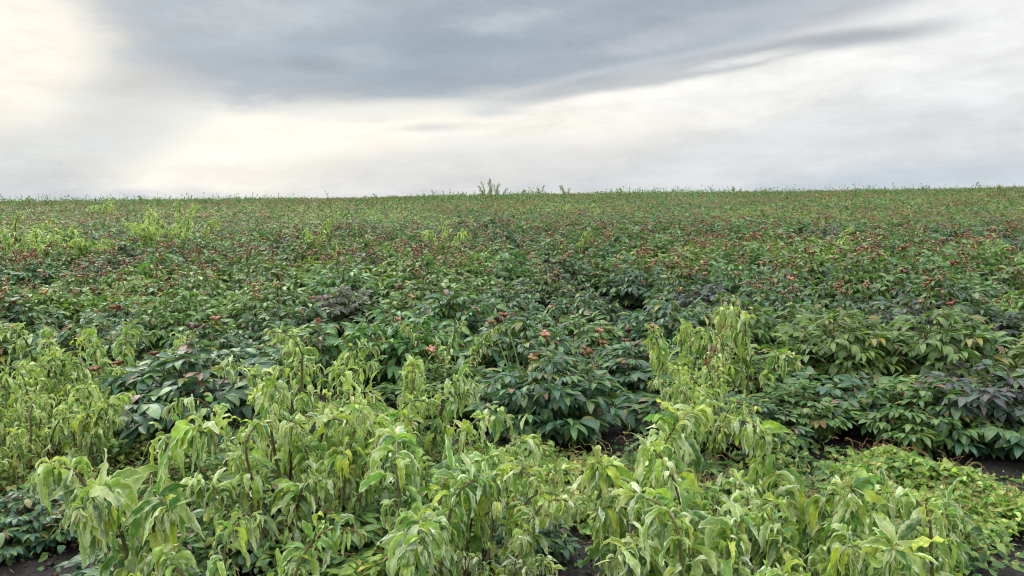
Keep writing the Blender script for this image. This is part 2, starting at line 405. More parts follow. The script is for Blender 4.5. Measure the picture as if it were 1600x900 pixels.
def peony_meshes(idx, kind, seed, **k):
    g = np.random.default_rng(seed + 500)
    B, D, U, L, s0, s1, stems = peony_leaflets(seed=seed, **k)
    Hh = k.get('Hh', .6); mb = MB(); c = leaf_colours(B[:, 2], Hh, g, kind)
    tip = (np.array([.16, .07, .05]), g.choice([0, 0, 0, 0, .5], len(B)))
    leaves(mb, B, D, U, L * 1.08, L * g.uniform(.38, .52, len(B)), c, grav=g.uniform(.0, 1.3, len(B)), curl=g.uniform(-.2, .5, len(B)), fold=g.uniform(.1, .5, len(B)), nseg=6, across=1, wave=.02, wfreq=5, twist=g.uniform(-.35, .35, len(B)), tipcol=tip)
    fol = mb.mesh('foliage', M_PEONY)
    sb = MB(); ribbons(sb, s0, s1, .0017, (.09, .105, .04))
    for p in stems: tube(sb, p, np.linspace(.0055, .003, 7), (.085, .085, .035), 5)
    return fol, sb.mesh('stems', M_STEM)

def pod_mesh(seed, kind):
    """peony seed head: three to five splayed follicles on a swollen disc with dried sepals"""
    g = np.random.default_rng(seed); mb = MB(); n = int(g.integers(3, 6))
    cols = {'brown': (.20, .085, .040), 'pink': (.46, .24, .15), 'tan': (.48, .33, .14), 'dark': (.08, .035, .028), 'red': (.27, .065, .04)}
    cb = np.array(cols[kind])
    tube(mb, [[0, 0, -.014], [0, 0, -.006], [0, 0, .004], [0, 0, .009]], [.003, .009, .010, .004], cb * .8, 7)
    for i in range(n):
        a = i * 6.283 / n + g.uniform(-.25, .25); o = np.array([math.cos(a), math.sin(a), 0]); L = g.uniform(.024, .036)
        t = np.linspace(0, 1, 7)[:, None]; lift = g.uniform(.15, .8)
        path = o * .003 + o * t * L * (1.0) + np.array([0, 0, 1.]) * (t * L * lift - t ** 2 * L * .35)
        rr = np.array([.003, .0085, .0105, .0098, .0075, .0045, .0008])
        cc = cb * np.linspace(1, .55, 7)[:, None] * g.uniform(.7, 1.3)
        tube(mb, path, rr, cc, 7)
    for i in range(4):
        a = g.uniform(0, 6.28); o = np.array([[math.cos(a), math.sin(a), -.5]])
        leaves(mb, np.array([[0, 0, -.008]]), o, np.array([[0, 0, 1.]]), .026, .012, cb * .9 + [.03, .03, .0], grav=.9, nseg=3, across=1)
    return mb.mesh('seed_pod', M_POD)
POD_KINDS = ['brown', 'pink', 'tan', 'dark', 'brown', 'pink', 'red', 'tan', 'brown', 'tan']
PODS = [pod_mesh(40 + i, k) for i, k in enumerate(POD_KINDS)]
def head_mesh(seed):
    # a forked dry stalk with two or three small heads in one piece, as seen on plants further off
    g = np.random.default_rng(seed); mb = MB(); L = g.uniform(.16, .30)
    for q in range(int(g.integers(2, 4))):
        a = g.uniform(0, 6.28); o = np.array([math.cos(a), math.sin(a), 0]); t = np.linspace(0, 1, 5)[:, None]
        P = np.array([0, 0, 1.]) * t * L * g.uniform(.75, 1.05) + o * t ** 2 * g.uniform(.02, .10); tube(mb, P, .0026, (.26, .22, .08) if g.random() < .5 else (.15, .18, .06), 4)
        cb = np.array([(.17, .08, .055), (.32, .18, .13), (.36, .26, .13), (.22, .10, .06), (.22, .075, .06)][int(g.choice(5, p=[.3, .2, .2, .2, .1]))])
        for i in range(4):
            a = i * 1.57 + g.uniform(-.4, .4); oo = np.array([math.cos(a), math.sin(a), g.uniform(0, .9)]); tt = np.linspace(0, 1, 4)[:, None]
            tube(mb, P[-1] + oo * tt * g.uniform(.022, .036), [.003, .010, .0085, .001], cb * g.uniform(.6, 1.4), 5)
        m = 3; leaves(mb, np.repeat(P[-1:], m, 0), norm(g.normal(0, 1, (m, 3)) * [1, 1, .3]), np.repeat([[0, 0, 1.]], m, 0), .05, .018, np.array([.30, .20, .08]) * g.uniform(.5, 1.3, m)[:, None], grav=1.2, curl=.5, nseg=3, across=1)
    return mb.mesh('seed_head', M_POD)
HEADS = [head_mesh(80 + i) for i in range(10)]
def stalk_mesh(seed, L, lean, dry=False):
    g = np.random.default_rng(seed); mb = MB(); t = np.linspace(0, 1, 8)[:, None]; a = g.uniform(0, 6.28); o = np.array([math.cos(a), math.sin(a), 0])
    P = np.array([0, 0, 1.]) * t * L + o * lean * L * t ** 2
    tube(mb, P, np.linspace(.0036, .0026, 8), (.22, .19, .07) if dry else (.13, .17, .05), 6)
    return mb.mesh('seed_stalk', M_STEM), P[-1]
STALKS = [stalk_mesh(60 + i, l, le, dr) for i, (l, le, dr) in enumerate(((.22, .15, False), (.26, .35, False), (.30, .1, True), (.20, .5, True), (.34, .25, False)))]

KINDS = ['dark', 'dark', 'mid', 'mid', 'lite', 'purple', 'dark', 'mid', 'purple', 'lite', 'touch']
VAR = []
for i, k in enumerate(KINDS):
    hh = [.58, .62, .56, .60, .55, .62, .54, .64, .58, .60, .56][i]
    VAR.append((k, hh, peony_meshes(i, k, 100 + i, nst=[26, 30, 24, 28, 24, 28, 22, 30, 26, 26, 24][i], Rr=[.44, .48, .42, .46, .40, .46, .40, .50, .44, .44, .42][i], Hh=hh, per=7)))

def link(name, data, parent=None, loc=(0, 0, 0), rot=(0, 0, 0), scale=1.0):
    o = bpy.data.objects.new(name, data); C.objects.link(o)
    o.parent = parent; o.location = loc; o.rotation_euler = rot; o.scale = (scale,) * 3
    return o
def tag(o, label, cat, group=None, kind=None):
    if label: o['label'] = label
    if cat: o['category'] = cat
    if group: o['group'] = group
    if kind: o['kind'] = kind
    return o
PEONY_SPOTS = []
GROUP_P = 'peony plants growing in the field rows'
def place_peony(x, y, var, scale=1.0, label=None, heads=4, tint=(1, 1, 1), rz=None, group=GROUP_P, headkinds=None, tall=1.0):
    kind, hh, (fol, stm) = VAR[var]
    rz = random.uniform(0, 6.28) if rz is None else rz
    r = tag(link('peony_plant', None, None, (x, y, Hf(x, y) - .01), (random.uniform(-.06, .06), random.uniform(-.06, .06), rz), scale), label, 'peony', group)
    r.empty_display_size = .2
    f = link('foliage', fol, r); f.color = (*tint, 1)
    link('stems', stm, r)
    for k in range(heads):
        if math.hypot(x, y) > 7.5:
            a = random.uniform(0, 6.28); q = math.sqrt(random.random()) * .34
            link('seed_head', random.choice(HEADS), r, (q * math.cos(a), q * math.sin(a), hh * (1 - .45 * (q / .45) ** 2) - .12), (random.uniform(-.3, .3), random.uniform(-.3, .3), random.uniform(0, 6.28)), random.uniform(.8, 1.1)); continue
        sm, tipp = random.choice(STALKS); a = random.uniform(0, 6.28); q = math.sqrt(random.random()) * .30
        z = hh * (1 - .45 * (q / .45) ** 2) - .16 * random.uniform(.6, 1.15)
        st = link('seed_stalk', sm, r, (q * math.cos(a), q * math.sin(a), z), (random.uniform(-.25, .25), random.uniform(-.25, .25), random.uniform(0, 6.28)), tall)
        pd = PODS[headkinds[k % len(headkinds)]] if headkinds else random.choice(PODS)
        link('seed_pod', pd, st, tuple(tipp), (random.uniform(-.5, .5), random.uniform(-.5, .5), random.uniform(0, 6.28)), random.uniform(.85, 1.3))
    PEONY_SPOTS.append((x, y, .40 * scale))
    return r

# ------------------------------------------------------------------ wilted weed
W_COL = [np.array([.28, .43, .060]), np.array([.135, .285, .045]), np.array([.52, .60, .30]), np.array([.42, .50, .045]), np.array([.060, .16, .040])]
def weed_meshes(seed, nst=3, Hh=.75, droop=1.0, lean=0.0, leafL=.17, dens=26, hook=1.0, spread=.18, pale=.2):
    g = np.random.default_rng(seed); lb, sb = MB(), MB()
    for i in range(nst):
        phi = g.uniform(0, 6.28); h = Hh * (1 if i == 0 else g.uniform(.6, .95)); sp = spread * g.uniform(.4, 1.2) * (0.25 if i == 0 else 1)
        o = np.array([math.cos(phi), math.sin(phi), 0]); hk = hook * g.uniform(.6, 1.15) * .30 * h
        # spine: rises, leans, then nods over
        T = norm(np.array([0, 0, 1.]) + o * sp * 1.1 + g.normal(0, .05, 3)); p = o * sp * .2; pts = [p]; n = 22
        th = hk / h
        for k in range(n):
            f = k / n
            bend = 0 if f < .62 else (f - .62) / .38
            T = norm(T + o * bend * .62 * hook - np.array([0, 0, 1.]) * bend * .36 * hook + g.normal(0, .035, 3))
            p = p + T * (h * 1.18 / n); pts.append(p)
        pts = np.array(pts)
        s = h / max(pts[:, 2].max(), .1); pts[:, 2] *= s
        rad = np.interp(np.linspace(0, 1, n + 1), [0, .6, 1], [.0095, .0072, .0030])
        cc = np.array([.17, .17, .07]) * np.ones((n + 1, 1)); k = g.uniform(.2, 1); cc[8:] = cc[8:] * (1 - k) + np.array([.085, .045, .035]) * k
        tube(sb, pts, rad, cc, 7)
        nl = int(1.95 * dens * g.uniform(.85, 1.15)); f = np.clip(g.beta(2.2, 1.0, nl), .15, 1.0); idx = f * (n - .01); i0 = idx.astype(int)
        base = pts[i0] + (pts[np.minimum(i0 + 1, n)] - pts[i0]) * (idx - i0)[:, None]
        tg = norm(pts[np.minimum(i0 + 1, n)] - pts[i0])
        ang = np.arange(nl) * 2.4 + g.uniform(-.4, .4, nl); side0 = norm(np.cross(tg, [.1, .2, .97]) + 1e-4)
        out = rot_about(side0, tg, ang); d = norm(out + tg * g.uniform(-.1, .7, nl)[:, None] + np.array([0, 0, .34]))
        up = norm(tg * 1.0 + np.array([0, 0, .5]) - out * .2)
        L = leafL * g.uniform(.45, 1.15, nl) * np.interp(f, [0, .5, .9, 1], [.75, 1.1, .9, .55]); W = L * g.uniform(.17, .29, nl)
        pw = np.array([.32 * (1 - pale * .7), .30 * (1 - pale * .7), .10 + pale * .5, .14, .20]); ci = g.choice(5, nl, p=pw / pw.sum()); c = np.array(W_COL)[ci] * g.uniform(.75, 1.25, nl)[:, None]
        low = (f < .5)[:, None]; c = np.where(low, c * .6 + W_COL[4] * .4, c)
        tk = g.choice([0, 0, .6, 1.3], nl)
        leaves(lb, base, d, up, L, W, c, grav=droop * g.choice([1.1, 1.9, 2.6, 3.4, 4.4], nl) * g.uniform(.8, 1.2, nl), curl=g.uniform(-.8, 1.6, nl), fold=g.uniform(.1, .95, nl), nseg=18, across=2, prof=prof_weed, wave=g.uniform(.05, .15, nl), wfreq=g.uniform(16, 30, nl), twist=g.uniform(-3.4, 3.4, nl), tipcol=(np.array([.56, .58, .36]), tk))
        m = int(nl * .8); fi = np.clip(g.beta(2.2, 1.0, m), .2, 1) * (n - .01); ii = fi.astype(int); dd = norm(g.normal(0, 1, (m, 3)) + [0, 0, .3]); Lc = g.uniform(.03, .09, m)
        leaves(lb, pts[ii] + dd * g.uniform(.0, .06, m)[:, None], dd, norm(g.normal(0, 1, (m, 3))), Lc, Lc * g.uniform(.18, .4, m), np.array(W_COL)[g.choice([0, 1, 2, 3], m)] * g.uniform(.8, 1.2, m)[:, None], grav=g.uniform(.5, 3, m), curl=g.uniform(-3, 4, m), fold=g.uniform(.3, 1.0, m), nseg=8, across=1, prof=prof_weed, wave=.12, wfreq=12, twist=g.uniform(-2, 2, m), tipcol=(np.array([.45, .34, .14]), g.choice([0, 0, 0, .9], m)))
        # shrivelled tip tuft
        m = 9; d = norm(T + g.normal(0, .7, (m, 3))); leaves(lb, np.repeat(pts[-1:], m, 0), d, norm(g.normal(0, 1, (m, 3))), g.uniform(.03, .09, m), g.uniform(.008, .02, m), np.array([.32, .36, .12]), grav=1.5, curl=1.2, fold=.5, nseg=6, across=1, prof=prof_weed, wave=.1, twist=1.0)
        # petiole-like side shoots
        for q in range(int(g.integers(1, 4))):
            ii = int(g.integers(6, 16)); b0 = pts[ii]; oo = norm(g.normal(0, 1, 3) * [1, 1, 0]); tt = np.linspace(0, 1, 8)[:, None]
            Ls = g.uniform(.10, .2); P = b0 + oo * tt * Ls * .8 + np.array([0, 0, 1.]) * (tt * Ls * .9 - tt ** 3 * Ls * .9)
            tube(sb, P, np.linspace(.0032, .0016, 8), (.19, .20, .075), 5)
            m = 7; fi = g.uniform(.35, 1, m); bi = np.array([P[int(z * 7)] for z in fi]); dd = norm(oo + g.normal(0, .6, (m, 3))); L2 = g.uniform(.06, .12, m)
            leaves(lb, bi, dd, np.repeat([[0, 0, 1.]], m, 0), L2, L2 * .26, np.array(W_COL)[g.choice(4, m)], grav=droop * 2.2, curl=.3, fold=.4, nseg=9, across=2, prof=prof_weed, wave=.12, wfreq=15, twist=g.uniform(-1, 1, m))
    return lb.mesh('foliage', M_WEED), sb.mesh('stem', M_STEM)
WEEDS = {
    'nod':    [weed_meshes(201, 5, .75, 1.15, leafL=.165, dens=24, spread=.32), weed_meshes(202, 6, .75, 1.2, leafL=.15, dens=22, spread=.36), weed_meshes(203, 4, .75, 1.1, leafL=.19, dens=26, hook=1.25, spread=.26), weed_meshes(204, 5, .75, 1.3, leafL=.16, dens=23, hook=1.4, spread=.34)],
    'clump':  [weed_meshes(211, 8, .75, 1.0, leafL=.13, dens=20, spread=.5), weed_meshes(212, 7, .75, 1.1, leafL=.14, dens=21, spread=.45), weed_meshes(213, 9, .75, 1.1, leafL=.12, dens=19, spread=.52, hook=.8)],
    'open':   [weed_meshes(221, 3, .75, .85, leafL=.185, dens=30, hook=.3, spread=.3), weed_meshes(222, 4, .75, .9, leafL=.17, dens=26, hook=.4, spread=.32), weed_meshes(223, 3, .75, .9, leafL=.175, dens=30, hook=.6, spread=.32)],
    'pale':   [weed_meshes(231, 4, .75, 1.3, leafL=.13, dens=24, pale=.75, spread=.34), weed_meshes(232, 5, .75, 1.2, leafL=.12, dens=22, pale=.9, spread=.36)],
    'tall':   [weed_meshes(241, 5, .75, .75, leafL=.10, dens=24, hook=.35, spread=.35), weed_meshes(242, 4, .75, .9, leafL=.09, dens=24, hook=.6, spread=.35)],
}
GROUP_W = 'wilting serrated weeds among the peonies'
WEED_SPOTS = []
def place_weed(u, v, h, style, idx=0, label=None, rz=None, tint=(1, 1, 1), group=GROUP_W, wide=None, xy=None):
    x, y = xy or at(u, v, h); s = h / .75; w = wide or s * random.uniform(.85, 1.0)
    r = tag(link('wilted_weed', None, None, (x, y, Hf(x, y) - .01), (0, 0, random.uniform(0, 6.28) if rz is None else rz)), label, 'weed', group)
    r.scale = (w, w, s)
    fo, st = WEEDS[style][idx % len(WEEDS[style])]
    f = link('foliage', fo, r); f.color = (*tint, 1); link('stem', st, r)
    WEED_SPOTS.append((x, y)); return r

# ------------------------------------------------------------------ ground
def build_ground():
    def sheet(xs, ys, amp):
        X, Y = np.meshgrid(xs, ys); Z = H(X, Y)
        if amp:
            for k in range(26):
                a, f, p = rng.uniform(0, 3.14), 10 ** rng.uniform(.3, 1.75), rng.uniform(0, 6.28)
                Z = Z + amp * f ** -.75 * np.sin(f * (X * np.cos(a) + Y * np.sin(a)) + p + 1.5 * np.sin(f * .6 * (X * np.sin(a) - Y * np.cos(a)) + p))
        return np.stack([X, Y, Z], -1)
    xs = np.concatenate([np.linspace(-400, -16, 40)[:-1], np.linspace(-16, 16, 900), np.linspace(16, 400, 40)[1:]])
    xs = np.concatenate([np.linspace(-400, -8, 50)[:-1], np.linspace(-8, 8, 640), np.linspace(8, 400, 50)[1:]])
    ys = np.concatenate([np.linspace(-60, -2, 12)[:-1], np.linspace(-2, 12, 560), np.linspace(12, 60, 160)[1:], np.linspace(60, 600, 60)[1:]])
    V = sheet(xs, ys, .020); n, m = V.shape[:2]
    q = np.arange(n * m).reshape(n, m); F = np.stack([q[:-1, :-1], q[:-1, 1:], q[1:, 1:], q[1:, :-1]], -1).reshape(-1, 4)
    me = make_mesh('ground', V.reshape(-1, 3), F, np.ones((n * m, 3)), np.zeros((n * m, 3)), M_SOIL)
    return link('ground', me)
tag(build_ground(), 'dark crumbly soil of the field under the plants', 'soil', kind='structure')

# ------------------------------------------------------------------ hand-placed peonies (u, v of top, height, variant, heads, tint, label)
#   tints: bluish, plain, yellowish
BL, PL, YL, DK = (.95, 1.0, 1.12), (1, 1, 1), (1.25, 1.15, .8), (.8, .82, .95)
near = [   # photo column, row of the top, row of the front foot, variant, pods, tint, width, label
    (310, 535, 718, 1, 3, BL, 1.3, 'dark teal peony plant filling the gap behind the nodding weeds at left'),
    (860, 545, 705, 0, 4, BL, 1.05, 'broad dark peony plant at centre with pale star seed pod on tall stalk'),
    (1095, 600, 705, 6, 0, PL, .95, 'low dark peony plant under the weed clump beside the dry grass stalks'),
    (1320, 578, 690, 6, 0, BL, .95, 'dark peony plant above the bare soil gap at right'),
    (1555, 565, 728, 5, 0, BL, 1.05, 'large grey-purple topped peony plant at the right edge'),
    (1450, 590, 690, 4, 0, (1.1, 1.05, .9), .8, 'yellowish peony plant beside the large grey-purple one'),
    (1430, 465, 562, 8, 3, BL, 1.0, 'purple-tinged peony plant hanging a fan of leaflets over bare soil'),
    (1570, 485, 560, 5, 2, DK, 1.0, 'dusky purple peony plant at the right edge in the second row'),
    (1105, 440, 525, 5, 1, (.62, .60, .85), 1.0, 'very dark purple peony plant behind the dry grass stalks'),
    (45, 775, 880, 0, 0, BL, .60, 'small peony plant over bare soil in the bottom left corner'),
    (225, 840, 985, 1, 0, BL, .62, 'small bluish peony plant between two nodding weeds at bottom left'),
    (425, 765, 900, 10, 0, PL, .75, 'peony plant with a few grey purple leaves among wilted weeds'),
    (560, 800, 930, 2, 0, PL, .75, 'mid green peony plant below the big drooping weed'),
    (820, 815, 900, 6, 0, BL, .48, 'small peony plant beside the bare soil patch'),
    (630, 870, 1010, 4, 0, YL, .60, 'peony plant with broad yellowish leaves cut by the bottom edge'),
    (700, 570, 670, 7, 1, PL, .95, 'mid green peony plant left of the broad central one'),
    (1195, 545, 630, 3, 0, PL, .75, 'green peony plant right of the yellow weed clump'),
    (1240, 470, 560, 3, 2, PL, .95, 'light green peony plant behind the weed clump at right'),
    (995, 530, 625, 1, 3, BL, .95, 'dark peony plant right of the broad central one'),
    (590, 500, 590, 2, 2, PL, .95, 'domed peony plant just above the yellow-green weeds'),
    (1170, 620, 715, 1, 0, BL, .75, 'dark peony plant between the tall weed clump and bare soil'),
    (1430, 600, 722, 2, 0, PL, .8, 'green peony plant filling the space left of the grey-purple topped one'),
    (1240, 600, 700, 7, 0, PL, .7, 'green peony plant between the tall weed clump and the right hand bushes'),
    (905, 492, 575, 2, 1, PL, .95, 'mid green peony plant just behind the broad central one'),
    (480, 690, 830, 3, 0, PL, .85, 'green peony plant half hidden under weed stems'),
    (200, 470, 560, 0, 2, BL, .95, 'dark peony plant with hanging leaflets above the left edge weeds'),
]
for (u, v, vb, var, nh, tint, sc, lab) in near:
    x, y = at(u, vb, 0.0); y2 = y + .30 * sc; x = x * y2 / y; y = y2
    d = CAM_M @ Vector(((u - 800) / FPX, (450 - v) / FPX, -1)); h = CAM_H + d.z / d.y * y - Hf(x, y)
    kd, hh, _ = VAR[var]
    o = place_peony(x, y, var, sc, lab, nh, tint, headkinds=[1, 0, 3, 2]); o.scale = (sc, sc, min(max(h, .25), .75) / hh)
    for c in o.children:
        if c.name.startswith('seed_'): c.scale.z *= sc / o.scale.z
BARE = [(*at(u, v, 0), r) for u, v, r in ((1430, 568, .06), (1240, 625, .1), (1345, 705, .1), (790, 690, .1), (925, 840, .2), (210, 512, .05))]

# the rows behind: jittered planting grid
cells, outer = [], []      # outer: rows going on beyond both sides of the frame
row_a = R(-5)
for j in range(0, 62):
    for i in range(-75, 76):
        gx, gy = i * .80 + (j % 2) * .38, 5.6 + j * .94
        x = gx * math.cos(row_a) - (gy - 5.6) * math.sin(row_a) * .3 + random.uniform(-.16, .16); y = gy + gx * math.sin(row_a) + random.uniform(-.15, .15)
        if y < 4.9 or y > 52: continue
        if random.random() < .06: continue
        if any((x - a) ** 2 + (y - b) ** 2 < (.28 + r * .62) ** 2 for a, b, r in PEONY_SPOTS) or any((x - a) ** 2 + (y - b) ** 2 < (.25 + r) ** 2 for a, b, r in BARE): continue
        if abs(x) > y * .70 + 4.5: continue
        if abs(x) > y * .70 + .8: outer.append((x, y, j)); continue
        cells.append((x, y, j))
cells.sort(key=lambda c: c[0] ** 2 + c[1] ** 2)
N_IND = 296 - len(near)
KN = {'dark': 'dark green', 'mid': 'mid green', 'lite': 'light green', 'purple': 'purple-tinged', 'touch': 'faintly purple-flecked'}
def patch_noise(x, y): return .5 + .5 * math.sin(x * .55 + 1.3 * math.sin(y * .31)) * math.cos(y * .42 + 1.1 * math.sin(x * .37))
for k, (x, y, rj) in enumerate(cells[:N_IND]):
    pn = patch_noise(x, y) + random.uniform(-.3, .3)
    var = random.choice([0, 1, 6] if pn < .42 else [2, 3, 7] if pn < .80 else [4, 9, 3])
    if random.random() < .07: var = random.choice([5, 8, 10, 10])
    tint = (random.uniform(.85, 1.15), random.uniform(.92, 1.08), random.uniform(.85, 1.2))
    d = math.hypot(x, y)
    nh = random.choice([0, 1, 1, 2, 3]) if d < 7.5 else random.choice([2, 3, 4, 6, 8]) if d < 9.5 else random.choice([2, 4, 5, 6, 8])
    nh = max(0, min(8, round(nh * (.45 + 1.5 * patch_noise(y * .9 + 3, x * .8)))))
    po = place_peony(x, y, var, random.uniform(.84, 1.08), None, nh, tint); po['_k'] = KN[VAR[var][0]]; po['_j'] = rj

# labels for the row plants: look, seed heads, and the place in its planting row
ORD = ['first', 'second', 'third', 'fourth', 'fifth', 'sixth', 'seventh', 'eighth', 'ninth', 'tenth', 'eleventh', 'twelfth', 'thirteenth', 'fourteenth', 'fifteenth', 'sixteenth', 'seventeenth', 'eighteenth', 'nineteenth', 'twentieth'] + ['twenty-' + q for q in ('first', 'second', 'third', 'fourth', 'fifth', 'sixth', 'seventh', 'eighth', 'ninth')] + ['thirtieth'] + ['thirty-' + q for q in ('first', 'second', 'third', 'fourth', 'fifth')]
NUM = ['no', 'one', 'two', 'three', 'four', 'five', 'six', 'seven', 'eight']
rows = {}
for o in [o for o in C.objects if o.name.startswith('peony_plant') and '_k' in o]: rows.setdefault(o['_j'], []).append(o)
for ri, j in enumerate(sorted(rows)):
    for q, o in enumerate(sorted(rows[j], key=lambda o: o.location.x / o.location.y)):
        n = sum(c.name.startswith('seed_') for c in o.children)
        hd = 'without seed heads' if n == 0 else 'with one seed head' if n == 1 else f'with {NUM[n]} seed heads'
        o['label'] = f"{o['_k']} peony {hd}, {ORD[q]} from left in {ORD[ri]} full row"
        del o['_k']; del o['_j']

# far rows past the first three hundred: one mass
def far_field():
    fm, pm = MB(), MB(); g = np.random.default_rng(5)
    protos = []
    for i in range(8):
        B, D, U, L, s0, s1, st = peony_leaflets(nst=24, Rr=.46, Hh=.60, per=4, seed=300 + i)
        keep = (np.hypot(B[:, 0], B[:, 1]) / .5) ** 2 + (B[:, 2] / .62) ** 2 > .62
        protos.append((B[keep], D[keep], U[keep], L[keep]))
    base, dd, uu, LL, cc = [], [], [], [], []; pb, pd, pl, pc = [], [], [], []
    pcol = np.array([(.20, .105, .07), (.32, .20, .15), (.36, .27, .15), (.24, .13, .085), (.22, .095, .07)])
    for (x, y, _) in cells[N_IND:] + outer:
        B, D, U, L = protos[int(g.integers(8))]; n = len(B)
        far = y > 26; m = g.random(n) < (.55 if far else .85); B, D, U, L = B[m], D[m], U[m], L[m]; n = len(B)
        a = g.uniform(0, 6.28); ca, sa = math.cos(a), math.sin(a); Rm = np.array([[ca, -sa, 0], [sa, ca, 0], [0, 0, 1]]).T; s = g.uniform(.85, 1.12)
        base.append(B @ Rm * s + [x, y, Hf(x, y)]); dd.append(D @ Rm); uu.append(U @ Rm); LL.append(L * s * (1.25 if far else 1.05))
        pn = patch_noise(x, y) + g.uniform(-.3, .3)
        kd = 'dark' if pn < .35 else 'mid' if pn < .75 else 'lite'
        if g.random() < .05: kd = 'purple'
        cc.append(leaf_colours(B[:, 2], .6, g, kd) * np.array([1.22, 1.10, .95]) * g.uniform(.95, 1.2))
        k = int(g.integers(14, 30) * (.35 + 1.3 * patch_noise(y * .9 + 3, x * .8))); r = np.sqrt(g.random(k)) * .32; th = g.uniform(0, 6.28, k)
        q = np.stack([x + r * np.cos(th), y + r * np.sin(th), Hf(x, y) + s * .6 * (1 - 1.6 * r ** 2) + g.uniform(.0, .13, k)], 1)
        for p_ in q:
            mm = 4; an = g.uniform(0, 6.28) + np.arange(mm) * 1.57
            pb.append(np.repeat(p_[None], mm, 0)); pd.append(np.stack([np.cos(an), np.sin(an), np.full(mm, .4)], 1)); pc.append(np.repeat(pcol[g.choice(5, p=[.3, .25, .2, .15, .1])][None] * g.uniform(.7, 1.3), mm, 0))
    base, dd, uu, LL, cc = map(np.concatenate, (base, dd, uu, LL, cc)); n = len(base)
    if 1:   # taller shoots standing out of the canopy
        ns = 8000; cs = np.array([c[:2] for c in cells[N_IND:]])[g.integers(0, len(cells) - N_IND, ns)] + g.uniform(-.4, .4, (ns, 2)); cs[::2, 1] = g.uniform(34, 50, ns // 2); cs[::2, 0] = g.uniform(-.7, .7, ns // 2) * cs[::2, 1]; hs = np.minimum(g.exponential(.07, ns) + .03, .26); hs = hs * (1 + .8 * np.sin(cs[:, 0] * .9 + 2 * np.sin(cs[:, 0] * .37)))
        for q in range(5):
            z = H(cs[:, 0], cs[:, 1]) + .56 + hs * (q / 4.)
            base = np.concatenate([base, np.c_[cs, z]]); dd = np.concatenate([dd, norm(g.normal(0, .6, (ns, 3)) + [0, 0, .9])]); uu = np.concatenate([uu, norm(g.normal(0, 1, (ns, 3)))])
            LL = np.concatenate([LL, g.uniform(.09, .15, ns)]); cc = np.concatenate([cc, G_MID * g.uniform(.8, 1.6, (ns, 1))])
    n = len(base)
    leaves(fm, base, dd, uu, LL, LL * .42, cc, grav=.9, fold=.35, nseg=2, across=1)
    pb, pd, pc = map(np.concatenate, (pb, pd, pc)); m = len(pb)
    leaves(fm, pb, pd, np.repeat([[0, 0, 1.]], m, 0), .045, .024, pc, grav=.3, fold=.5, nseg=2, across=1)
    leaves(fm, pb, -pd * [.6, .6, .5], np.repeat([[1., 0, 0]], m, 0), .03, .020, pc * .8, grav=.3, fold=.5, nseg=2, across=1)
    print('far leaflets', n, 'cells', len(cells))
    return link('far_peony_rows', fm.mesh('far_peony_rows', M_PEONY))
tag(far_field(), 'far peony rows with rusty seed pods merging into one mass up to the field crest', 'peony field', kind='stuff')

